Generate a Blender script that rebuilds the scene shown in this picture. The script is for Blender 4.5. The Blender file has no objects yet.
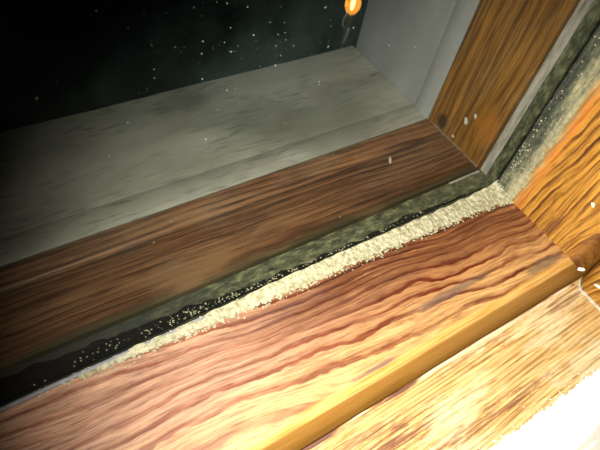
import bpy, bmesh, math, random
from mathutils import Vector, Matrix, noise as mnoise

# ------------------------------------------------------------------ camera, world, light
U = 0.0016                      # one working unit in metres (rail is 35 units = 56 mm deep)
SC = bpy.context.scene
COL = SC.collection
random.seed(7)
# x: to the right along the glass, y: outwards through the glass, z: up. Inner corner of the sash = origin
CAM = Vector((-139.83, -59.55, 125.38))
RT = Vector((0.83637783, -0.52635823, 0.15303312))
DN = Vector((-0.33896926, -0.71603854, -0.61023655))
FW = Vector((0.43078065, 0.45851480, -0.77729802))
cam_d = bpy.data.cameras.new('camera')
cam_d.sensor_width = 36.0
cam_d.lens = 544.69 * 36.0 / 600.0
cam_d.clip_start = 0.005
cam_d.clip_end = 50
cam = bpy.data.objects.new('camera', cam_d)
COL.objects.link(cam)
M = Matrix.Identity(4)
for i in range(3):
    M[i][0], M[i][1], M[i][2], M[i][3] = RT[i], -DN[i], -FW[i], CAM[i] * U
cam.matrix_world = M
SC.camera = cam

world = bpy.data.worlds.new('night_sky')
SC.world = world
world.use_nodes = True
world.node_tree.nodes['Background'].inputs[0].default_value = (0.35, 0.55, 0.62, 1)
world.node_tree.nodes['Background'].inputs[1].default_value = 0.004

# phone flash beside the lens
fl_d = bpy.data.lights.new('phone_flash', 'SPOT')
fl_d.energy = 7.8
fl_d.color = (1.0, 0.96, 0.88)
fl_d.shadow_soft_size = 0.004
fl_d.spot_size = math.radians(88)
fl_d.spot_blend = 1.0
fl = bpy.data.objects.new('phone_flash', fl_d)
COL.objects.link(fl)
fl_pos = CAM + RT * 6.0 + DN * 5.0 - FW * 1.0
fl.location = fl_pos * U
aim = Vector((-56, -26, 0))
fl.rotation_euler = (aim - fl_pos).to_track_quat('-Z', 'Y').to_euler()

vs = SC.view_settings
vs.view_transform = 'Standard'
vs.look = 'None'
vs.gamma = 1.0
vs.use_curve_mapping = False
vs.exposure = 0.0
SC.cycles.transparent_max_bounces = 24
SC.cycles.max_bounces = 10


# ------------------------------------------------------------------ node helper
class G:
    def __init__(s, name):
        s.m = bpy.data.materials.new(name)
        s.m.use_nodes = True
        s.t = s.m.node_tree
        s.t.nodes.clear()
        s.out = s.t.nodes.new('ShaderNodeOutputMaterial')
        tc = s.t.nodes.new('ShaderNodeTexCoord')
        sc = s.t.nodes.new('ShaderNodeVectorMath'); sc.operation = 'SCALE'
        sc.inputs['Scale'].default_value = 1.0 / U
        s.t.links.new(tc.outputs['Object'], sc.inputs[0])
        sp = s.t.nodes.new('ShaderNodeSeparateXYZ')
        s.t.links.new(sc.outputs[0], sp.inputs[0])
        s.x, s.y, s.z = sp.outputs[0], sp.outputs[1], sp.outputs[2]

    def put(s, sock, v):
        if hasattr(v, 'is_output') or hasattr(v, 'links'):
            s.t.links.new(v, sock)
        elif isinstance(v, (tuple, list)):
            sock.default_value = tuple(v) + ((1,) if len(v) == 3 and len(sock.default_value) == 4 else ())
        else:
            sock.default_value = v

    def ma(s, op, a, b=0.0, c=0.0, clamp=False):
        n = s.t.nodes.new('ShaderNodeMath'); n.operation = op; n.use_clamp = clamp
        s.put(n.inputs[0], a); s.put(n.inputs[1], b); s.put(n.inputs[2], c)
        return n.outputs[0]

    def add(s, a, b): return s.ma('ADD', a, b)
    def sub(s, a, b): return s.ma('SUBTRACT', a, b)
    def mul(s, a, b): return s.ma('MULTIPLY', a, b)
    def lin(s, a, k, c): return s.ma('MULTIPLY_ADD', a, k, c)

    def vec(s, a, b, c):
        n = s.t.nodes.new('ShaderNodeCombineXYZ')
        s.put(n.inputs[0], a); s.put(n.inputs[1], b); s.put(n.inputs[2], c)
        return n.outputs[0]

    def noise(s, a, b, c, detail=3.0, rough=0.55):
        n = s.t.nodes.new('ShaderNodeTexNoise')
        n.inputs['Scale'].default_value = 1.0
        n.inputs['Detail'].default_value = detail
        n.inputs['Roughness'].default_value = rough
        s.put(n.inputs['Vector'], s.vec(a, b, c))
        return n.outputs['Fac']

    def step(s, v, lo, hi):
        n = s.t.nodes.new('ShaderNodeMapRange'); n.interpolation_type = 'SMOOTHSTEP'
        s.put(n.inputs['Value'], v)
        n.inputs['From Min'].default_value = min(lo, hi); n.inputs['From Max'].default_value = max(lo, hi)
        n.inputs['To Min'].default_value = 0.0 if lo < hi else 1.0
        n.inputs['To Max'].default_value = 1.0 if lo < hi else 0.0
        return n.outputs['Result']

    def ramp(s, f, stops):
        n = s.t.nodes.new('ShaderNodeValToRGB')
        e = n.color_ramp.elements
        while len(e) < len(stops): e.new(0.5)
        for k, (p, c) in enumerate(stops):
            e[k].position = p; e[k].color = tuple(c) + (1,)
        s.put(n.inputs[0], f)
        return n.outputs[0]

    def mix(s, f, a, b, mode='MIX'):
        n = s.t.nodes.new('ShaderNodeMix'); n.data_type = 'RGBA'; n.blend_type = mode
        s.put(n.inputs['Factor'], f)
        s.put(n.inputs[6], a); s.put(n.inputs[7], b)
        return n.outputs[2]

    def blot(s, a, b, ca, cb, ra, rb, wob=0.9, freq=0.25, soft=0.5):
        """ragged elliptical stain"""
        da = s.mul(s.sub(a, ca), 1.0 / ra); db = s.mul(s.sub(b, cb), 1.0 / rb)
        d = s.ma('SQRT', s.add(s.mul(da, da), s.mul(db, db)))
        n = s.noise(s.mul(a, freq), s.mul(b, freq * 4), ca, 4.0, 0.65)
        d = s.add(d, s.mul(s.sub(n, 0.5), wob * 2))
        return s.step(d, 1.0 + soft * 0.5, 1.0 - soft)

    def bsdf(s, col, rough=0.5, spec=0.4, bump=None, bstr=0.3, bdist=0.3, coat=0.0):
        b = s.t.nodes.new('ShaderNodeBsdfPrincipled')
        s.put(b.inputs['Base Color'], col); s.put(b.inputs['Roughness'], rough)
        b.inputs['Specular IOR Level'].default_value = spec
        if coat:
            b.inputs['Coat Weight'].default_value = coat
            b.inputs['Coat Roughness'].default_value = 0.3
        if bump is not None:
            n = s.t.nodes.new('ShaderNodeBump')
            n.inputs['Strength'].default_value = bstr
            n.inputs['Distance'].default_value = bdist * U
            s.put(n.inputs['Height'], bump)
            s.t.links.new(n.outputs[0], b.inputs['Normal'])
        return b.outputs[0]

    def done(s, sh):
        s.t.links.new(sh, s.out.inputs['Surface'])
        return s.m


# ------------------------------------------------------------------ materials
def mat_rail():
    g = G('weathered_red_pine')
    x, y, z = g.x, g.y, g.z
    v = g.add(y, g.mul(z, 0.6))
    n1 = g.noise(g.mul(x, 0.022), g.mul(v, 0.045), 1.7, 1.0)
    n2 = g.noise(g.mul(x, 0.085), g.mul(v, 0.16), 4.1, 2.0)
    n3 = g.noise(g.mul(x, 0.22), g.mul(v, 0.6), 8.1, 4.0, 0.65)
    q = g.add(v, g.mul(x, 0.085))
    q = g.add(q, g.mul(g.sub(n1, 0.5), 11.0))
    q = g.add(q, g.mul(g.mul(g.sub(n2, 0.5), g.lin(g.step(v, -6, -24), 0.65, 0.35)), 4.6))
    q = g.add(q, g.mul(g.sub(n3, 0.5), 0.9))
    qs = g.add(g.add(v, g.mul(x, 0.085)), g.mul(g.sub(n1, 0.5), 11.0))
    sdist = g.ma('MAXIMUM', g.sub(3.0, q), -6.0)
    t = g.mul(g.sub(1.0, g.ma('EXPONENT', g.mul(sdist, -1 / 27.0))), 21.0)
    fr = g.ma('FRACT', t)
    late = g.ramp(fr, [(0.0, (0, 0, 0)), (0.40, (0.08,) * 3), (0.62, (0.45,) * 3), (0.74, (1, 1, 1)), (0.92, (0.95,) * 3), (0.985, (0, 0, 0))])
    fr2 = g.ma('FRACT', g.mul(t, 2.7))
    fine = g.ramp(fr2, [(0.0, (0, 0, 0)), (0.5, (0.2,) * 3), (0.85, (1, 1, 1)), (1.0, (0, 0, 0))])
    depth = g.noise(g.mul(x, 0.03), g.mul(v, 0.12), 21.0, 3.0)
    late = g.mul(late, g.lin(g.step(depth, 0.36, 0.58), 0.45, 0.55))
    late = g.ma('MAXIMUM', late, g.mul(fine, g.lin(g.step(depth, 0.65, 0.35), 0.35, 0.12)))
    # grain is crisper and deeper red towards the right corner
    right = g.step(g.add(x, g.mul(g.sub(n1, 0.5), 60)), -135, -30)
    early = g.mix(right, (0.42, 0.235, 0.145), (0.33, 0.145, 0.050))
    front = g.step(v, -16, -31)
    early = g.mix(g.mul(front, 0.75), early, (0.60, 0.355, 0.130))
    latec = g.mix(right, (0.17, 0.036, 0.014), (0.10, 0.0105, 0.002))
    late = g.mul(late, g.lin(right, 0.2, 0.8))
    col = g.mix(late, early, latec)
    # reddish brown varnish remains near the glass
    var = g.mul(g.mul(g.step(v, -23, -8), g.step(x, -125, -65)), g.step(g.noise(g.mul(x, 0.04), g.mul(qs, 0.35), 33.0, 4.0), 0.30, 0.50))
    col = g.mix(g.mul(var, 0.9), col, (0.125, 0.040, 0.013))
    col = g.mix(g.mul(g.mul(var, late), 0.8), col, (0.030, 0.008, 0.004))
    fib = g.noise(g.mul(x, 0.05), g.mul(qs, 1.0), g.mul(z, 1.0), 4.0, 0.75)
    col = g.mix(1.0, col, g.ramp(fib, [(0.34, (0.56, 0.48, 0.45)), (0.48, (0.92,) * 3), (0.64, (1.25, 1.25, 1.22))]), 'MULTIPLY')
    # grey-violet weather stains
    pore = g.noise(g.mul(x, 0.12), g.mul(qs, 2.2), g.mul(z, 2.2), 3.0, 0.7)
    col = g.mix(1.0, col, g.ramp(pore, [(0.36, (0.65, 0.58, 0.55)), (0.46, (1, 1, 1)), (0.58, (1, 1, 1)), (0.66, (1.2, 1.2, 1.18))]), 'MULTIPLY')
    st = g.blot(x, v, -44, -25, 15, 1.5, 0.9, 0.12)
    st2 = g.blot(x, v, -78, -33.2, 9, 1.3, 0.6, 0.2)
    st3 = g.blot(x, v, -10, -31, 9, 1.7, 0.7, 0.2)
    st4 = g.blot(x, v, -105, -8.0, 30, 2.6, 0.9, 0.08)
    col = g.mix(g.mul(st, 0.6), col, (0.085, 0.060, 0.055))
    col = g.mix(g.mul(st2, 0.8), col, (0.10, 0.055, 0.060))
    col = g.mix(g.mul(st3, 0.7), col, (0.10, 0.070, 0.045))
    col = g.mix(g.mul(st4, 0.12), col, (0.17, 0.12, 0.11))
    # amber varnish left in the rounded front edge and the face under it
    eg = g.step(g.add(y, g.mul(g.sub(n2, 0.5), 2.0)), -32.3, -33.6)
    streak = g.noise(g.mul(x, 0.06), g.mul(v, 1.4), 9.0, 3.0)
    amber = g.ramp(streak, [(0.3, (0.42, 0.16, 0.02)), (0.5, (0.54, 0.30, 0.075)), (0.75, (0.62, 0.43, 0.18))])
    col = g.mix(eg, col, amber)
    face = g.step(z, -1.4, -2.0)
    col = g.mix(face, col, g.ramp(streak, [(0.3, (0.25, 0.115, 0.016)), (0.7, (0.33, 0.165, 0.028))]))
    h = g.add(g.mul(late, 0.6), g.mul(fib, 0.6))
    h = g.mul(h, g.sub(1.0, face))
    return g.done(g.bsdf(col, g.lin(late, -0.1, 0.52), 0.45, h, 0.12, 0.3))


def mat_stile():
    g = G('orange_varnished_pine')
    x, y, z = g.x, g.y, g.z
    v = g.add(y, g.mul(x, 0.7))
    n1 = g.noise(g.mul(z, 0.022), g.mul(v, 0.06), 2.2, 1.0)
    n2 = g.noise(g.mul(z, 0.10), g.mul(v, 0.25), 7.1, 2.0)
    q = g.add(g.add(v, g.mul(z, 0.11)), g.add(g.mul(g.sub(n1, 0.5), 9.0), g.mul(g.sub(n2, 0.5), 2.0)))
    fr = g.ma('FRACT', g.mul(q, 1 / 2.5))
    late = g.ramp(fr, [(0.0, (0, 0, 0)), (0.5, (0.08,) * 3), (0.74, (0.8,) * 3), (0.9, (1, 1, 1)), (1.0, (0.05,) * 3)])
    w = g.noise(g.mul(z, 0.04), g.mul(v, 0.2), 12.0, 3.0)
    late = g.mul(late, g.lin(g.step(w, 0.3, 0.6), 0.6, 0.4))
    col = g.mix(late, (0.45, 0.215, 0.030), (0.085, 0.022, 0.004))
    fib = g.noise(g.mul(z, 0.05), g.mul(q, 0.9), 3.0, 4.0, 0.75)
    col = g.mix(1.0, col, g.ramp(fib, [(0.36, (0.42, 0.32, 0.25)), (0.48, (0.9,) * 3), (0.62, (1.3, 1.32, 1.4))]), 'MULTIPLY')
    col = g.mix(g.mul(g.blot(z, q, 4, -22, 7, 2.2, 1.0, 0.2, 0.8), 0.75), col, (0.11, 0.030, 0.012))
    col = g.mix(g.mul(g.blot(z, v, 2, -35, 16, 2.5, 0.8, 0.2), 0.7), col, (0.16, 0.055, 0.020))
    # mould halo creeping over the wood beside the putty
    e = g.add(y, g.mul(g.sub(g.noise(g.mul(z, 0.20), g.mul(y, 0.3), 5.0, 5.0, 0.7), 0.5), 7.0))
    halo = g.step(e, -10.8, -6.0)
    ring = g.mul(g.step(e, -13.0, -10.0), g.step(e, -7.5, -10.0))
    col = g.mix(g.mul(ring, 0.55), col, (0.62, 0.20, 0.035))
    mould = g.ramp(g.noise(g.mul(z, 0.16), g.mul(y, 0.5), 2.0, 4.0, 0.7), [(0.3, (0.13, 0.115, 0.05)), (0.5, (0.30, 0.27, 0.13)), (0.7, (0.50, 0.46, 0.27))])
    col = g.mix(g.mul(halo, 0.9), col, mould)
    return g.done(g.bsdf(col, 0.42, 0.45, g.add(g.mul(late, 0.6), g.mul(fib, 0.5)), 0.05, 0.3, coat=0.12))


def mat_outer(name, along, base, dark, scale):
    """dark varnished wood of the outer frame"""
    g = G(name)
    u = {'x': g.x, 'z': g.z}[along]
    v = g.add(g.y, g.mul(g.z if along == 'x' else g.x, 0.5))
    n1 = g.noise(g.mul(u, 0.018), g.mul(v, 0.06), 3.3, 1.0)
    n2 = g.noise(g.mul(u, 0.07), g.mul(v, 0.3), 3.9, 2.0)
    q = g.add(g.add(v, g.mul(u, 0.03)), g.add(g.mul(g.sub(n1, 0.5), 4.5), g.mul(g.sub(n2, 0.5), 1.0)))
    late = g.ramp(g.ma('FRACT', g.mul(q, 1.0 / scale)), [(0.0, (0, 0, 0)), (0.5, (0.3,) * 3), (0.85, (1, 1, 1)), (1.0, (0.1,) * 3)])
    w = g.noise(g.mul(u, 0.03), g.mul(v, 0.15), 5.0, 3.0)
    late = g.mul(late, g.lin(g.step(w, 0.3, 0.65), 0.7, 0.3))
    col = g.mix(late, base, dark)
    fib = g.noise(g.mul(u, 0.04), g.mul(q, 1.05), 3.0, 4.0, 0.72)
    col = g.mix(1.0, col, g.ramp(fib, [(0.36, (0.34, 0.28, 0.25)), (0.49, (0.88,) * 3), (0.64, (1.5, 1.45, 1.35))]), 'MULTIPLY')
    if along == 'x':
        wet = g.step(g.add(g.y, g.mul(g.sub(n2, 0.5), 10)), 17, 9)
        col = g.mix(g.mul(wet, 0.6), col, (0.060, 0.026, 0.012))
        alg = g.step(g.add(g.y, g.mul(g.sub(g.noise(g.mul(u, 0.2), g.mul(v, 0.5), 9.0, 5.0, 0.7), 0.5), 5.0)), 11.6, 8.6)
        col = g.mix(g.mul(alg, 0.8), col, (0.075, 0.085, 0.042))
        pale = g.step(g.noise(g.mul(u, 0.025), g.mul(v, 0.09), 15.0, 3.0), 0.50, 0.68)
        col = g.mix(g.mul(pale, 0.55), col, (0.44, 0.25, 0.12))
    else:
        knot = g.blot(g.z, g.y, 3.5, 30, 3.5, 2.6, 0.5, 0.4)
        col = g.mix(g.mul(knot, 0.85), col, (0.02, 0.014, 0.012))
        k2 = g.blot(g.z, g.y, 14, 13, 8, 5, 0.9, 0.2)
        col = g.mix(g.mul(k2, 0.6), col, (0.62, 0.23, 0.03))
    return g.done(g.bsdf(col, 0.45, 0.4, g.add(late, fib), 0.12, 0.3))


def mat_plank():
    g = G('bare_yellow_pine')
    x, y, z = g.x, g.y, g.z
    v = g.add(y, g.mul(z, 0.5))
    n1 = g.noise(g.mul(x, 0.012), g.mul(v, 0.05), 6.3, 1.0)
    q = g.add(g.add(v, g.mul(x, -0.02)), g.mul(g.sub(n1, 0.5), 7.0))
    fr = g.ma('FRACT', g.mul(q, 1 / 1.15))
    late = g.ramp(fr, [(0.0, (0, 0, 0)), (0.5, (0.25,) * 3), (0.8, (1, 1, 1)), (1.0, (0.1,) * 3)])
    w = g.noise(g.mul(x, 0.03), g.mul(v, 0.3), 2.0, 3.0)
    late = g.mul(late, g.lin(g.step(w, 0.35, 0.6), 0.55, 0.35))
    col = g.mix(late, (0.56, 0.37, 0.14), (0.26, 0.11, 0.025))
    pale = g.step(g.noise(g.mul(x, 0.035), g.mul(v, 0.12), 17.0, 4.0, 0.65), 0.46, 0.62)
    col = g.mix(g.mul(pale, 0.75), col, (0.62, 0.49, 0.28))
    fib = g.noise(g.mul(x, 0.05), g.mul(v, 1.2), 3.0, 5.0, 0.75)
    col = g.mix(1.0, col, g.ramp(fib, [(0.37, (0.50, 0.40, 0.29)), (0.47, (0.95,) * 3), (0.62, (1.3, 1.32, 1.38))]), 'MULTIPLY')
    st = g.step(g.noise(g.mul(x, 0.045), g.mul(v, 0.33), 40.0, 5.0, 0.7), 0.57, 0.66)
    left = g.step(x, -40, -80)
    col = g.mix(g.mul(g.mul(st, left), 0.75), col, (0.15, 0.065, 0.045))
    rt = g.step(g.noise(g.mul(x, 0.06), g.mul(v, 0.25), 51.0, 4.0, 0.7), 0.55, 0.66)
    col = g.mix(g.mul(g.mul(rt, g.step(v, -58, -46)), 0.55), col, (0.36, 0.13, 0.025))
    for (cx, cy, rx, ry, k) in ((-52, -60.0, 22, 1.7, 0.75), (-82, -52.5, 14, 2.6, 0.85), (-88, -47.5, 12, 1.3, 0.6),
                                (-92, -43.6, 14, 1.0, 0.7), (-8, -46.5, 9, 2.2, 0.45), (-44, -45.0, 16, 1.0, 0.4)):
        col = g.mix(g.mul(g.mul(g.blot(x, v, cx, cy, rx, ry, 1.3, 0.16, 0.35), g.step(fib, 0.62, 0.45)), k), col, (0.16, 0.060, 0.030))
    return g.done(g.bsdf(col, 0.6, 0.3, g.add(late, g.mul(fib, 0.8)), 0.2, 0.3))


def mat_paint_white():
    g = G('flaking_white_paint')
    n = g.noise(g.mul(g.x, 0.12), g.mul(g.y, 0.22), g.mul(g.z, 0.2), 5.0, 0.7)
    col = g.ramp(n, [(0.3, (0.72, 0.70, 0.66)), (0.5, (0.86, 0.85, 0.83))])
    col = g.mix(g.mul(g.blot(g.x, g.y, -30, -78, 14, 6.5, 1.1, 0.16), 0.8), col, (0.46, 0.40, 0.31))
    return g.done(g.bsdf(col, 0.55, 0.3, n, 0.3, 0.4))


def mat_grey_paint(name, tone, along):
    g = G(name)
    u, v = (g.x, g.y) if along == 'x' else (g.z, g.y)
    n = g.noise(g.mul(u, 0.035), g.mul(v, 0.06), 2.0, 4.0, 0.6)
    col = g.mix(1.0, tone, g.ramp(n, [(0.3, (0.80, 0.80, 0.76)), (0.7, (1.08, 1.08, 1.08))]), 'MULTIPLY')
    brush = g.noise(g.mul(u, 0.12), g.mul(v, 1.1), 6.0, 4.0, 0.7)
    h = brush
    if along == 'x':
        # old brush ridges and worn lines where the grain shows through the paint
        warp = g.add(v, g.mul(g.noise(g.mul(u, 0.06), g.mul(v, 0.2), 1.0, 2.0), 4.0))
        ln = g.noise(g.mul(u, 0.11), g.mul(warp, 0.85), 14.0, 3.0, 0.6)
        zone = g.step(g.noise(g.mul(u, 0.02), g.mul(v, 0.07), 24.0, 2.0), 0.35, 0.6)
        col = g.mix(g.mul(g.mul(g.step(ln, 0.52, 0.64), zone), 0.55), col, (0.23, 0.22, 0.18))
        algae = g.step(g.noise(g.mul(u, 0.012), g.mul(v, 0.022), 31.0, 4.0, 0.6), 0.42, 0.64)
        algae = g.mul(algae, 0.5)
        col = g.mix(algae, col, (0.030, 0.038, 0.033))
        h = g.add(brush, ln)
    return g.done(g.bsdf(col, 0.5, 0.35, h, 0.25, 0.3))


def mat_putty(name, dark, mid, light, freq=0.8, zk=1.0):
    g = G(name)
    n = g.noise(g.mul(g.x, freq), g.mul(g.y, freq), g.mul(g.z, freq * zk), 5.0, 0.7)
    col = g.ramp(n, [(0.32, dark), (0.45, mid), (0.62, light)])
    return g.done(g.bsdf(col, 0.8, 0.2, n, 0.2, 0.4))


def mat_mould():
    g = G('mouldy_putty')
    n = g.noise(g.mul(g.x, 0.5), g.mul(g.y, 0.55), g.mul(g.z, 0.09), 5.0, 0.7)
    f = g.noise(g.mul(g.x, 0.8), g.mul(g.y, 0.8), g.mul(g.z, 0.8), 4.0, 0.7)
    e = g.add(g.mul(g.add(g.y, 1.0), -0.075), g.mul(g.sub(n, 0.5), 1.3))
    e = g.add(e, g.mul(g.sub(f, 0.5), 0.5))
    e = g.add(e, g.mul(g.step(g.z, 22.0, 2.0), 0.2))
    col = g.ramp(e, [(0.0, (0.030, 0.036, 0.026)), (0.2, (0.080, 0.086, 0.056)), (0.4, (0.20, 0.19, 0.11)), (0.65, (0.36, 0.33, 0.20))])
    return g.done(g.bsdf(col, 0.8, 0.2, f, 0.3, 0.4))


def mat_spacer():
    g = G('mouldy_spacer')
    n = g.noise(g.mul(g.x, 0.25), g.mul(g.y, 0.6), g.mul(g.z, 0.25), 5.0, 0.7)
    col = g.ramp(n, [(0.34, (0.016, 0.020, 0.011)), (0.5, (0.072, 0.078, 0.040)), (0.66, (0.19, 0.195, 0.10))])
    lf = g.step(g.add(g.x, g.mul(g.sub(n, 0.5), 40)), -80, -128)
    col = g.mix(g.mul(lf, 0.9), col, (0.022, 0.028, 0.022))
    return g.done(g.bsdf(col, 0.65, 0.3, n, 0.3, 0.3))


def mat_metal():
    g = G('dull_aluminium')
    n = g.noise(g.mul(g.x, 0.3), g.mul(g.y, 0.7), g.mul(g.z, 0.12), 4.0, 0.65)
    col = g.ramp(n, [(0.3, (0.15, 0.15, 0.11)), (0.5, (0.32, 0.30, 0.25)), (0.7, (0.46, 0.43, 0.37))])
    return g.done(g.bsdf(col, 0.45, 0.5, n, 0.1, 0.2))


def mat_plain(name, col, rough=0.6, spec=0.3, amp=0.25, freq=0.5):
    g = G(name)
    n = g.noise(g.mul(g.x, freq), g.mul(g.y, freq), g.mul(g.z, freq), 4.0, 0.6)
    c = g.mix(1.0, col, g.ramp(n, [(0.3, (1 - amp,) * 3), (0.7, (1 + amp,) * 3)]), 'MULTIPLY')
    return g.done(g.bsdf(c, rough, spec, n, 0.15, 0.2))


def mat_glass(name, dust, tint, gloss):
    """thin pane: tinted see-through, weak mirror, a film of dust that catches the flash"""
    g = G(name)
    tr = g.t.nodes.new('ShaderNodeBsdfTransparent'); tr.inputs[0].default_value = tint + (1,)
    gl = g.t.nodes.new('ShaderNodeBsdfGlossy'); gl.inputs['Roughness'].default_value = 0.015
    lw = g.t.nodes.new('ShaderNodeLayerWeight'); lw.inputs['Blend'].default_value = 0.5
    fz = g.lin(g.ma('POWER', lw.outputs['Facing'], 5.0), 0.2, gloss)
    m1 = g.t.nodes.new('ShaderNodeMixShader')
    g.t.links.new(fz, m1.inputs[0]); g.t.links.new(tr.outputs[0], m1.inputs[1]); g.t.links.new(gl.outputs[0], m1.inputs[2])
    df = g.t.nodes.new('ShaderNodeBsdfDiffuse'); df.inputs[0].default_value = (0.40, 0.60, 0.52, 1)
    n = g.noise(g.mul(g.x, 0.05), 1.0, g.mul(g.z, 0.05), 4.0, 0.6)
    f = g.mul(g.mul(g.step(n, 0.3, 0.75), g.step(g.z, 3.0, 45.0)), dust)
    if dust > 0.003:
        sm = g.blot(g.add(g.x, g.mul(g.z, 0.1)), g.z, -125.9, 73.1, 1.3, 5.5, 0.8, 0.15, 0.9)
        sm2 = g.blot(g.x, g.z, -124.7, 76.7, 1.2, 3.0, 0.8, 0.15, 0.9)
        f = g.add(f, g.mul(g.lin(sm2, 0.45, g.mul(sm, 0.8)), dust))
    m2 = g.t.nodes.new('ShaderNodeMixShader')
    g.put(m2.inputs[0], f)
    g.t.links.new(m1.outputs[0], m2.inputs[1]); g.t.links.new(df.outputs[0], m2.inputs[2])
    return g.done(m2.outputs[0])


def mat_sliver():
    g = G('worn_edge_sliver')
    n = g.noise(g.mul(g.x, 0.07), g.mul(g.y, 0.6), g.mul(g.z, 0.6), 4.0, 0.65)
    n = g.add(n, g.mul(g.sub(g.step(g.x, -100, -45), 0.5), 0.16))
    col = g.ramp(n, [(0.40, (0.15, 0.07, 0.05)), (0.50, (0.40, 0.23, 0.09)), (0.60, (0.64, 0.52, 0.34))])
    return g.done(g.bsdf(col, 0.7, 0.2, n, 0.2, 0.3))


def mat_ground():
    g = G('night_lawn')
    n = g.noise(g.mul(g.x, 0.02), g.mul(g.y, 0.02), 1.0, 6.0, 0.7)
    col = g.ramp(n, [(0.35, (0.012, 0.026, 0.021)), (0.65, (0.040, 0.070, 0.056))])
    return g.done(g.bsdf(col, 0.9, 0.1, n, 0.6, 6.0))


def mat_emit(name, col, k):
    g = G(name)
    e = g.t.nodes.new('ShaderNodeEmission')
    e.inputs[0].default_value = col + (1,); e.inputs[1].default_value = k
    return g.done(e.outputs[0])


def mat_amber():
    g = G('amber_glass')
    tr = g.t.nodes.new('ShaderNodeBsdfTransparent'); tr.inputs[0].default_value = (1.0, 0.62, 0.25, 1)
    tl = g.t.nodes.new('ShaderNodeBsdfTranslucent'); tl.inputs[0].default_value = (1.0, 0.45, 0.08, 1)
    m = g.t.nodes.new('ShaderNodeMixShader'); m.inputs[0].default_value = 0.5
    g.t.links.new(tr.outputs[0], m.inputs[1]); g.t.links.new(tl.outputs[0], m.inputs[2])
    return g.done(m.outputs[0])


RAIL, STILE = mat_rail(), mat_stile()
OUT_X = mat_outer('dark_outer_pine', 'x', (0.32, 0.148, 0.070), (0.062, 0.019, 0.009), 2.1)
OUT_Z = mat_outer('amber_outer_pine', 'z', (0.42, 0.20, 0.042), (0.15, 0.055, 0.011), 3.4)
PLANK, WHITE = mat_plank(), mat_paint_white()
GREY_X = mat_grey_paint('grey_sill_paint', (0.64, 0.62, 0.54), 'x')
GREY_Z = mat_grey_paint('grey_reveal_paint', (0.50, 0.515, 0.54), 'z')
PUTTY = mat_putty('crumbling_putty', (0.16, 0.145, 0.07), (0.30, 0.28, 0.165), (0.44, 0.42, 0.29))
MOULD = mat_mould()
SPACER, METAL = mat_spacer(), mat_metal()
def mat_black():
    g = G('black_rubber')
    n = g.noise(g.mul(g.x, 0.1), g.mul(g.y, 0.4), g.mul(g.z, 0.1), 3.0, 0.6)
    return g.done(g.bsdf(g.ramp(n, [(0.3, (0.003, 0.004, 0.004)), (0.7, (0.008, 0.009, 0.009))]), 0.8, 0.03))


BLACK = mat_black()
LIP = mat_plain('grey_rubber', (0.20, 0.19, 0.20), 0.45, 0.5)
CHIP = mat_plain('white_chip', (0.85, 0.82, 0.76), 0.7, 0.2, 0.1)
SPECK = mat_plain('pale_dust', (0.16, 0.185, 0.17), 0.9, 0.1, 0.1)
CAULK = mat_plain('pale_caulk', (0.46, 0.42, 0.32), 0.7, 0.2, 0.3, 0.6)
SLIVER = mat_sliver()
BROWNSEAL = mat_plain('brown_seal', (0.30, 0.19, 0.11), 0.6, 0.3, 0.4, 0.5)
BEAD = STILE
GLASS_F = mat_glass('dusty_glass', 0.011, (0.878, 0.884, 0.872), 0.0002)
GLASS_R = mat_glass('rear_glass', 0.002, (0.878, 0.884, 0.872), 0.0002)
GROUND = mat_ground()
BULB = mat_emit('lit_filament', (1.0, 0.80, 0.45), 18.0)
AMBER = mat_amber()
SOCKET = mat_plain('brown_metal', (0.10, 0.055, 0.03), 0.5, 0.5)
BRACKET = mat_plain('pale_metal', (0.42, 0.42, 0.38), 0.5, 0.5)


# ------------------------------------------------------------------ build helpers
def tag(o, label, cat, kind=None, group=None):
    o['label'] = label
    o['category'] = cat
    if kind: o['kind'] = kind
    if group: o['group'] = group
    return o


def empty(name, base):
    o = bpy.data.objects.new(name, None)
    o.empty_display_size = 0.01
    o.location = Vector(base) * U
    COL.objects.link(o)
    return o


def root_of(o):
    p = Vector((0, 0, 0))
    while o is not None:
        p += o.location; o = o.parent
    return p


def mesh_obj(name, verts, faces, mat, parent=None, smooth=False):
    me = bpy.data.meshes.new(name)
    me.from_pydata([Vector(v) * U for v in verts], [], faces)
    bm = bmesh.new(); bm.from_mesh(me)
    bmesh.ops.recalc_face_normals(bm, faces=bm.faces)
    bm.to_mesh(me); bm.free()
    me.materials.append(mat)
    for p in me.polygons: p.use_smooth = smooth
    o = bpy.data.objects.new(name, me)
    COL.objects.link(o)
    if parent is not None:
        o.parent = parent
        o.location = -root_of(parent)      # mesh stays in place coordinates
    return o


def extrude(name, prof, lo, hi, axis, mat, parent=None, smooth=False, seg=1, warp=0.0):
    """profile of (a, b) pairs swept along an axis; x: (y, z), y: (x, z), z: (x, y)"""
    verts, faces = [], []
    n = len(prof)
    for k in range(seg + 1):
        t = lo + (hi - lo) * k / seg
        for (a, b) in prof:
            if warp:
                d = mnoise.noise(Vector((t * 0.08, a * 0.1, b * 0.1 + 9))) * warp
                a, b = a + d, b + d * 0.5
            verts.append({'x': (t, a, b), 'y': (a, t, b), 'z': (a, b, t)}[axis])
    for k in range(seg):
        for i in range(n):
            j = (i + 1) % n
            faces.append((k * n + i, k * n + j, (k + 1) * n + j, (k + 1) * n + i))
    faces.append(tuple(range(n)))
    faces.append(tuple(range(seg * n, seg * n + n)))
    o = mesh_obj(name, verts, faces, mat, parent)
    if smooth:
        for p in o.data.polygons: p.use_smooth = True
        o.data.set_sharp_from_angle(angle=math.radians(40))
    return o


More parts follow.
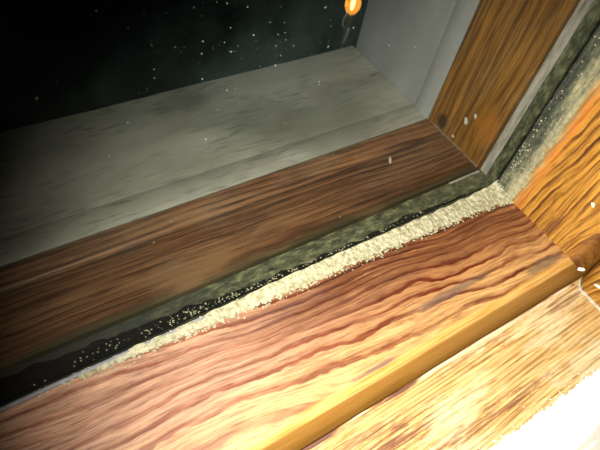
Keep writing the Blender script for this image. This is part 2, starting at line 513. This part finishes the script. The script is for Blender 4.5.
def box(name, a, b, mat, parent=None, bev=0.25):
    bm = bmesh.new()
    bmesh.ops.create_cube(bm, size=1.0)
    for v in bm.verts:
        v.co = Vector([((a[i] + b[i]) / 2 + v.co[i] * (b[i] - a[i])) * U for i in range(3)])
    if bev:
        bmesh.ops.bevel(bm, geom=bm.edges[:], offset=bev * U, segments=2, affect='EDGES', profile=0.5)
    me = bpy.data.meshes.new(name)
    bm.to_mesh(me); bm.free()
    me.materials.append(mat)
    o = bpy.data.objects.new(name, me)
    COL.objects.link(o)
    if parent is not None:
        o.parent = parent
        o.location = -root_of(parent)
    return o


def lerp_table(tab, x):
    if x <= tab[0][0]: return tab[0][1]
    for (x0, y0), (x1, y1) in zip(tab, tab[1:]):
        if x <= x1: return y0 + (y1 - y0) * (x - x0) / (x1 - x0)
    return tab[-1][1]


def nz(a, b=0.0, c=0.0): return mnoise.noise(Vector((a, b, c)))


def crumbs(name, pts, mat, parent):
    """irregular little grains, one joined mesh; pts = (position, radius, normal axis)"""
    base = [(1, 0, 0), (-1, 0, 0), (0, 1, 0), (0, -1, 0), (0, 0, 1), (0, 0, -1)]
    tri = [(0, 2, 4), (2, 1, 4), (1, 3, 4), (3, 0, 4), (2, 0, 5), (1, 2, 5), (3, 1, 5), (0, 3, 5)]
    verts, faces = [], []
    for (p, r, ax) in pts:
        o = len(verts)
        rot = Matrix.Rotation(random.uniform(0, 6.28), 3, Vector((random.uniform(-1, 1), random.uniform(-1, 1), random.uniform(-1, 1))).normalized())
        for b in base:
            v = rot @ Vector(b) * r * random.uniform(0.65, 1.3)
            v[ax] *= 0.45
            verts.append(Vector(p) + v)
        faces += [tuple(o + i for i in t) for t in tri]
    o = mesh_obj(name, verts, faces, mat, parent)
    o['kind'] = 'stuff'
    return o


def back(u, v, val, axis):
    """where the sight line through a photo pixel meets a plane of the place"""
    d = RT * ((u - 300) / 544.69) + DN * ((v - 225) / 544.69) + FW
    return CAM + d * ((val - CAM[axis]) / d[axis])


# ------------------------------------------------------------------ structure: outside
XL = -330.0          # everything runs on to the left of the view
ZT = 210.0
ground = mesh_obj('ground', [(-4000, 96, -340), (4000, 96, -340), (4000, 5000, -340), (-4000, 5000, -340)], [(0, 1, 2, 3)], GROUND)
tag(ground, 'dark lawn outside in the night beyond the grey sill', 'ground', 'structure')

sill = empty('trim_1', (-100, 60, -20))
tag(sill, 'grey painted outer sill board behind the brown wood', 'sill', 'structure')
extrude('sill_board', [(45.2, -0.5), (84.2, -0.5), (85.4, -1.1), (86, -2.6), (86, -20), (45.2, -20)], XL, 0, 'x', GREY_X, sill, True, 60, 0.25)
extrude('front_strip', [(36.6, -20), (36.6, -0.2), (37.2, 0.1), (44.6, 0.1), (45.1, -0.3), (45.1, -20)], XL, 0, 'x', GREY_X, sill, True)

rev = empty('wall_right', (10, 60, -20))
tag(rev, 'grey painted window reveal rising beside the outer sill', 'wall', 'structure')
extrude('reveal_board', [(0.4, 44.4), (0.4, 83), (1.2, 84), (40, 84), (40, 44.4)], -20, ZT, 'z', GREY_Z, rev, True)
extrude('edge_strip', [(40, 36.6), (0.4, 36.6), (-0.1, 37.2), (-0.1, 43.6), (0.3, 44.3), (40, 44.3)], -20, ZT, 'z', GREY_Z, rev, True)

# ------------------------------------------------------------------ structure: outer frame
outer = empty('window_2', (-60, 20, -30))
tag(outer, 'dark brown outer window frame seen through the dusty glass', 'window frame', 'structure')
extrude('sill_board', [(8.9, -30), (8.9, 0), (27.2, 0), (27.9, -0.4), (28.3, -2.2), (28.4, -30)], XL, 0, 'x', OUT_X, outer, True)
extrude('sill_lip', [(28.4, -30), (28.5, -2.2), (29.1, -0.6), (29.9, -0.1), (35.6, 0.3), (36.4, -0.4), (36.5, -30)], XL, 0, 'x', OUT_X, outer, True)
extrude('jamb_board', [(0, 8.9), (0, 35.8), (0.6, 36.5), (44, 36.5), (44, 8.9)], -30, ZT, 'z', OUT_Z, outer, True)
# pale bead of sealant in the corner between board and jamb
vs_, fs_ = [], []
N = 40
for k in range(N + 1):
    yy = 9.2 + (36.0 - 9.2) * k / N
    r = 0.55 + 0.35 * nz(yy * 0.4, 3)
    if 26 < yy < 31: r *= 1.6
    for (dx, dz) in ((0.05, -0.1), (0.05, 1.0), (-0.45, 0.75), (-0.8, 0.4), (-1.0, -0.1)):
        vs_.append((dx * r, yy, dz * r + 0.02))
for k in range(N):
    for i in range(5):
        j = (i + 1) % 5
        fs_.append((k * 5 + i, k * 5 + j, k * 5 + 5 + j, k * 5 + 5 + i))
mesh_obj('corner_seal', vs_, fs_, BROWNSEAL, outer, True)

# ------------------------------------------------------------------ structure: inner sash
sash = empty('window_1', (-60, -15, -30))
tag(sash, 'inner window sash of weathered red and orange pine with double glazing', 'window', 'structure')
extrude('bottom_rail', [(0, 0), (-32.6, 0), (-33.8, -0.25), (-34.7, -0.9), (-35.2, -1.8), (-37.9, -7.9), (-38.0, -30), (8.6, -30), (8.6, -9), (0, -9)],
        XL, 9, 'x', RAIL, sash, True)
extrude('side_stile', [(0, 0), (9, 0), (9, 8.6), (60, 8.6), (60, -38.2), (8.2, -38.0), (1.8, -35.2), (0.9, -34.7), (0.25, -33.8), (0, -32.6)], -30, ZT, 'z', STILE, sash, True)
fp = box('front_pane', (XL, 0.02, -6), (8, 0.8, ZT), GLASS_F, sash, 0)
rp = box('rear_pane', (XL, 7.8, -6), (8, 8.5, ZT), GLASS_R, sash, 0)
sb = box('spacer_bar', (XL, 0.85, -6), (-0.45, 7.75, 0.25), SPACER, sash, 0.2)
box('metal_edge', (-15.5, 6.9, 0.26), (-1.2, 7.7, 0.62), METAL, sb, 0.1)
ss = box('spacer_bar', (-0.4, 0.85, -6), (6, 4.6, ZT), SPACER, sash, 0.2)
box('metal_edge', (-0.5, 4.65, 0.3), (6, 7.75, ZT), METAL, ss, 0.25)

# black gasket between the panes, wide at the left and narrowing to the right
GT = [(-330, 6.9), (-155, 6.7), (-133, 5.2), (-113, 4.3), (-96, 2.8), (-70, 1.9), (-52, 2.0), (-40, 2.9), (-24, 1.8), (-6, 1.0)]
vs_, fs_ = [], []
xs = [XL + (-4 - XL) * k / 500 for k in range(501)]
for xx in xs:
    yb = max(0.95, min(7.6, lerp_table(GT, xx) + 1.1 * nz(xx * 0.22) + 0.4 * nz(xx * 1.1)))
    vs_ += [(xx, 0.82, 0.26), (xx, 0.82, 0.8), (xx, yb - 0.1, 0.5), (xx, yb, 0.26)]
for k in range(500):
    for i in range(4):
        j = (i + 1) % 4
        fs_.append((k * 4 + i, k * 4 + j, k * 4 + 4 + j, k * 4 + 4 + i))
mesh_obj('gasket', vs_, fs_, BLACK, sash)
# grey rubber lip in front of the pane where the putty has gone
extrude('seal_lip', [(-0.9, 0.0), (-0.8, 0.45), (-0.4, 0.75), (-0.02, 0.7), (-0.02, 0.0)], XL, -100, 'x', LIP, sash, True, 80, 0.12)
extrude('gasket', [(-0.9, -0.02), (-0.5, -0.7), (-0.02, -0.8), (-0.02, 0.1)][::-1], 0.6, ZT, 'z', BLACK, sash, False)

# crumbling putty fillet along the bottom of the glass
LOW = [(-150, -0.4), (-144, -0.9), (-136, -1.5), (-122, -2.3), (-108, -3.0), (-82, -3.9), (-47, -4.8), (-15, -6.2), (-5, -7.2), (0, -9.2)]
TOP = [(-150, 0.2), (-135, 0.4), (-115, 0.4), (-98, 1.0), (-85, 1.7), (-70, 1.6), (-42, 0.9), (-20, 0.4), (-3, 1.5), (0, 3.0)]
vs_, fs_ = [], []
NX, NY = 760, 20
for k in range(NX + 1):
    xx = -146 + 145.9 * k / NX
    rag = 0.9 * nz(xx * 0.22, 2) + 0.7 * nz(xx * 0.7, 4) + 0.45 * nz(xx * 1.9, 6)
    lo = min(-0.45, lerp_table(LOW, xx) + rag)
    tp = max(0.25, lerp_table(TOP, xx) + 1.3 * nz(xx * 0.25, 8) )
    vs_.append((xx, -0.02, -0.02))
    for j in range(NY + 1):
        s = j / NY
        yy = -0.02 + (lo + 0.02) * s
        sy = min(1.0, yy / lerp_table(LOW, xx)) if lerp_table(LOW, xx) < -0.5 else s
        zz = tp * (1 - sy) ** 1.25 + 0.32 * (1 - s ** 6)
        if 0 < j < NY:
            zz += 0.30 * nz(xx * 0.7, yy * 0.9, 1) + 0.30 * nz(xx * 1.3, yy * 1.5, 5) + 0.12 * nz(xx * 2.6, yy * 2.8, 2)
        vs_.append((xx, yy, max(0.04, zz) if j < NY else -0.03))
W = NY + 2
for k in range(NX):
    for i in range(W):
        j = (i + 1) % W
        fs_.append((k * W + i, k * W + j, k * W + W + j, k * W + W + i))
pb = mesh_obj('putty_bead', vs_, fs_, PUTTY, sash, True)
pb['label'] = 'cream crumbling putty along the lower edge of the glass'
pts = []
for k in range(560):
    xx = random.uniform(-152, -1)
    lo = lerp_table(LOW, xx)
    d = abs(random.gauss(0, 0.9))
    if xx < -118 and random.random() < 0.35: continue
    r = random.choice((0.16, 0.22, 0.3, 0.4, 0.5)) * (0.7 if d > 1.4 else 1)
    pts.append(((xx, lo - d + 0.3, r * 0.2), r, 2))
for k in range(260):
    xx = random.uniform(-150, -4)
    lo = lerp_table(LOW, xx)
    s = random.random()
    pts.append(((xx, lo * s, lerp_table(TOP, xx) * (1 - s) ** 1.25 + 0.3), random.uniform(0.2, 0.45), 2))
crumbs('putty_crumbs', pts, PUTTY, pb)
# grains fallen on the black gasket, behind the front pane
pts = []
for k in range(230):
    xx = random.triangular(-152, -14, -110)
    yb = lerp_table(GT, xx)
    pts.append(((xx, random.uniform(1.0, max(1.3, yb * 0.8)), 0.75), random.uniform(0.12, 0.34), 2))
crumbs('putty_grains', pts, PUTTY, sash)

# mouldy putty up the side of the glass
vs_, fs_ = [], []
NZ, NY = 420, 12
for k in range(NZ + 1):
    zz = 0.05 + (ZT - 0.1) * (k / NZ) ** 1.3
    lo = -8.2 + 1.2 * nz(zz * 0.2, 3) + 0.8 * nz(zz * 0.7, 5) + 0.4 * nz(zz * 2.0, 5)
    tp = 2.0 + 0.5 * nz(zz * 0.3, 9)
    vs_.append((0.02, -0.85, zz))
    for j in range(NY + 1):
        s = j / NY
        yy = -0.85 + (lo + 0.85) * s
        hh = tp * (1 - s) ** 1.6 + 0.10 * (1 - s ** 4) + (0.25 * nz(zz * 0.8, yy * 1.2, 4) + 0.2 * nz(zz * 2.2, yy * 2.5, 8)) * (1 if j < NY else 0)
        if j == 1: hh *= 0.55
        vs_.append((-max(0.03, hh) if j < NY else 0.03, yy, zz))
W = NY + 2
for k in range(NZ):
    for i in range(W):
        j = (i + 1) % W
        fs_.append((k * W + i, k * W + j, k * W + W + j, k * W + W + i))
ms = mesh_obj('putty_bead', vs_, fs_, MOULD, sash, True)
ms['label'] = 'green-grey mouldy putty strip up the side of the glass'
pts = []
for k in range(170):
    zz = random.uniform(0, 90) if k % 2 else random.uniform(0, 35)
    yy = random.choice((random.gauss(-2.2, 0.5), random.gauss(-5.2, 1.6)))
    pts.append(((-0.5 - max(0, (yy + 6)) * 0.3, min(-1.1, yy), zz), random.uniform(0.14, 0.38), 0))
crumbs('putty_crumbs', pts, PUTTY, ms)

# dust and splashes on the room side of the glass
pts = []
for (u, v, r) in ((37, 98, 2.3), (91, 112, 1.6), (128, 28, 1.5), (154, 69, 1.5), (175, 47, 1.2), (147, 89, 1.1), (172, 99, 1.0), (141, 137, 1.0),
                  (118, 12, 1.0), (166, 13, 1.1), (144, 13, 1.2), (136, 14, 1.0), (194, 7, 1.1), (202, 16, 1.0), (32, 85, 1.0), (5, 24, 1.2), (12, 38, .9),
                  (109, 156, 1.2), (88, 152, 1.0), (66, 156, .8), (270, 22, 1.3), (256, 41, 1.0), (257, 48, .9), (415, 47, 1.2), (480, 97, 1.3), (398, 24, .9),
                  (340, 217, 1.5), (544, 18, 1.0), (168, 230, 1.2), (330, 20, .9), (331, 26, .9), (213, 49, 1.0), (320, 42, .9), (328, 41, .8),
                  (235, 88, 1.0), (244, 90, .8), (211, 97, .9), (276, 56, .9), (40, 242, 1.0), (300, 24, .8), (151, 41, .9), (181, 52, .9)):
    p = back(u, v, 0, 1)
    dist = (p - CAM).dot(FW)
    pts.append(((p[0], -0.04, p[2]), r ** 1.6 * dist / 544.69 * 0.6, 1))
for k in range(450):
    pts.append(((random.uniform(-165, -8), -0.03, random.uniform(6, 100)), 0.04 + 0.16 * random.random() ** 3, 1))
for k in range(60):
    pts.append(((random.gauss(-104, 7), -0.03, random.gauss(80, 5)), 0.05 + 0.13 * random.random() ** 2, 1))
crumbs('dust_specks', pts, SPECK, fp)

# ------------------------------------------------------------------ structure: inner sill and casing
plank = empty('trim_2', (-60, -60, -40))
tag(plank, 'bare yellow pine inner sill plank with flaking white paint', 'sill', 'structure')
extrude('sill_plank', [(-38.4, -40), (-38.5, -8.6), (-38.9, -8.0), (-39.6, -7.8), (-150, -7.8), (-150, -40)], XL, 120, 'x', PLANK, plank, True)
extrude('edge_sliver', [(-38.7, -7.8), (-38.9, -7.5), (-39.4, -7.45), (-39.7, -7.8)], -150, 1.6, 'x', SLIVER, plank, True, 120, 0.3)
# white paint film with a ragged edge
vs_, fs_ = [], []
NX, NY = 420, 16
for k in range(NX + 1):
    xx = -130 + 250 * k / NX
    ed = -62.4 + (xx + 40) * -0.01 + 1.2 * nz(xx * 0.12, 1) + 1.1 * nz(xx * 0.45, 2) + 0.9 * nz(xx * 1.4, 3)
    vs_.append((xx, ed, -7.82))
    for j in range(NY + 1):
        s = j / NY
        yy = ed + (-150 - ed) * s ** 2
        vs_.append((xx, yy, -7.8 + (0.28 if j else 0.22) + 0.12 * nz(xx * 0.3, yy * 0.3, 7)))
W = NY + 2
for k in range(NX):
    for i in range(W - 1):
        fs_.append((k * W + i, k * W + i + 1, k * W + W + i + 1, k * W + W + i))
mesh_obj('white_paint', vs_, fs_, WHITE, plank, True)
pts = []
for k in range(150):
    xx = random.uniform(-80, 5)
    pts.append(((xx, -62.3 + random.gauss(0, 1.0), -7.75), random.uniform(0.08, 0.3), 2))
crumbs('paint_crumbs', pts, WHITE, plank)

casing = empty('trim_3', (20, -50, -8))
tag(casing, 'rounded orange wooden casing bead standing at the right end of the sill', 'casing', 'structure')
prof = []
for k in range(9):
    a = math.pi / 2 * k / 8
    prof.append((7.1 - 5.0 * math.sin(a) , -44.0 + 5.0 * math.cos(a)))
for k in range(7):
    a = math.pi / 2 * k / 6
    prof.append((6.1 - 4.0 * math.cos(a), -58.0 - 4.0 * math.sin(a)))
prof += [(60, -62), (60, -39)]
extrude('casing_bead', prof, -7.7, ZT, 'z', STILE, casing, True)
vs_, fs_ = [], []
for k in range(61):
    yy = -39.4 - 20 * k / 60
    r = 0.62 + 0.5 * nz(yy * 0.5, 1) + 0.4 * nz(yy * 1.6, 2)
    xo = 2.1 + (2.5 * max(0, 1 - (-39.4 - yy) / 3.0) ** 2)
    for (dx, dz) in ((0.4, -0.05), (0.3, 1.0), (-0.5, 0.8), (-1.1, 0.35), (-1.4, -0.05)):
        vs_.append((xo + dx * r, yy, -7.8 + dz * r))
for k in range(60):
    for i in range(5):
        j = (i + 1) % 5
        fs_.append((k * 5 + i, k * 5 + j, k * 5 + 5 + j, k * 5 + 5 + i))
mesh_obj('caulk_line', vs_, fs_, CAULK, casing, True)


# ------------------------------------------------------------------ loose things
def chip(name, pos, size, ax, ang, label, cat, group=None, parent_mat=CHIP):
    """jagged flat flake lying against a surface whose normal is axis ax"""
    pts2 = []
    n = 9
    for k in range(n):
        a = 2 * math.pi * k / n
        rr = random.uniform(0.7, 1.2)
        pts2.append((math.cos(a) * size[0] * rr, math.sin(a) * size[1] * rr))
    ca, sa = math.cos(ang), math.sin(ang)
    vs, fs = [], []
    for lev, sc_ in ((0.0, 1.0), (0.7, 0.95), (1.0, 0.6)):
        for (a, b) in pts2:
            a, b = a * sc_, b * sc_
            p, q = a * ca - b * sa, a * sa + b * ca
            h = lev * size[2]
            vs.append({2: (p, q, h), 0: (-h, p, q), 1: (p, -h, q)}[ax])
    for l in range(2):
        for i in range(n):
            j = (i + 1) % n
            fs.append((l * n + i, l * n + j, l * n + n + j, l * n + n + i))
    fs.append(tuple(range(n)))
    fs.append(tuple(range(2 * n, 3 * n)))
    o = mesh_obj(name, vs, fs, parent_mat)
    o.location = Vector(pos) * U
    return tag(o, label, cat, None, group)


p = back(390, 160, 0.0, 2)
chip('paint_chip', (p[0], p[1], 0.01), (1.5, 0.55, 0.3), 2, 0.9, 'elongated white chip lying on the dark brown outer board', 'paint chip')
p = back(466, 121, 0.0, 0)
chip('paint_chip', (-0.01, p[1], p[2]), (1.3, 0.75, 0.35), 0, 0.9, 'larger of two white chips low on the brown outer jamb', 'paint chip')
p = back(475.5, 116, 0.0, 0)
chip('paint_chip', (-0.01, p[1], p[2]), (0.95, 0.6, 0.3), 0, 1.1, 'smaller of two white chips low on the brown outer jamb', 'paint chip')
p = back(453, 136, 0.0, 0)
chip('paint_chip', (-0.01, p[1], p[2]), (0.6, 0.4, 0.25), 0, 0.4, 'tiny pale chip in the corner of outer jamb and outer board', 'paint chip')
p = back(593, 205, 0.0, 0)
chip('paint_chip', (-0.01, p[1], p[2]), (0.75, 0.6, 0.3), 0, 0.4, 'small white chip stuck on the orange inner stile', 'paint chip')
p = back(589, 271, -7.0, 2)
chip('paint_flake', (2.2, -37.6, -2.0), (1.3, 0.7, 0.5), 2, -0.5, 'white paint flake caught in the gap beside the casing bead', 'paint flake')
p = back(598, 286, 2.1, 0)
chip('paint_flake', (2.1, p[1], p[2]), (1.2, 0.5, 0.4), 0, -0.3, 'white paint flake stuck on the rounded casing bead', 'paint flake')

# ------------------------------------------------------------------ lamp outside in the dark
LP = back(353, 4, 170.0, 1)
lamp = empty('garden_lamp', (LP[0], LP[1], -340))
tag(lamp, 'small glowing amber lamp on a post in the dark outside', 'lamp')


def lathe(name, prof, c, mat, parent, n=20):
    vs, fs = [], []
    for (r, h) in prof:
        for k in range(n):
            a = 2 * math.pi * k / n
            vs.append((c[0] + r * math.cos(a), c[1] + r * math.sin(a), c[2] + h))
    for l in range(len(prof) - 1):
        for k in range(n):
            j = (k + 1) % n
            fs.append((l * n + k, l * n + j, l * n + n + j, l * n + n + k))
    fs.append(tuple(range(n))); fs.append(tuple(range((len(prof) - 1) * n, len(prof) * n)))
    return mesh_obj(name, vs, fs, mat, parent, True)


def tube(name, path, r, mat, parent, n=10):
    vs, fs = [], []
    for i, p in enumerate(path):
        p = Vector(p)
        d = (Vector(path[min(i + 1, len(path) - 1)]) - Vector(path[max(i - 1, 0)])).normalized()
        a = d.orthogonal().normalized(); b = d.cross(a)
        for k in range(n):
            t = 2 * math.pi * k / n
            vs.append(p + (a * math.cos(t) + b * math.sin(t)) * r)
    for l in range(len(path) - 1):
        for k in range(n):
            j = (k + 1) % n
            fs.append((l * n + k, l * n + j, l * n + n + j, l * n + n + k))
    fs.append(tuple(range(n))); fs.append(tuple(range((len(path) - 1) * n, len(path) * n)))
    return mesh_obj(name, vs, fs, mat, parent, True)


gl = lathe('globe', [(1.6, -6.5), (3.4, -5.0), (4.6, -2.5), (5.0, 0), (4.6, 2.5), (3.2, 4.8), (1.2, 6.2), (0.2, 6.5)], LP, AMBER, lamp)
lathe('bulb', [(0.4, -4.0), (0.9, -3.0), (1.3, -0.5), (1.4, 1.5), (1.0, 3.2), (0.3, 4.0)], LP, BULB, gl)
lathe('socket', [(1.8, -13), (2.6, -12), (3.0, -8.0), (2.4, -6.4), (1.4, -6.2)], LP, SOCKET, lamp)
lathe('post', [(3.6, -340 - LP[2]), (3.6, -338 - LP[2]), (1.5, -335 - LP[2]), (1.5, -13.0)], LP, SOCKET, lamp)

tube('bracket', [back(u, v, LP[1] - 3.5, 1) for (u, v) in ((348, 13), (344, 18), (342.5, 25), (345, 29))], 0.7, BRACKET, lamp)
tube('hook', [back(u, v, LP[1] - 3.5, 1) for (u, v) in ((349, 28), (347, 34), (343.5, 42), (341, 50), (339, 60))], 0.9, BRACKET, lamp)
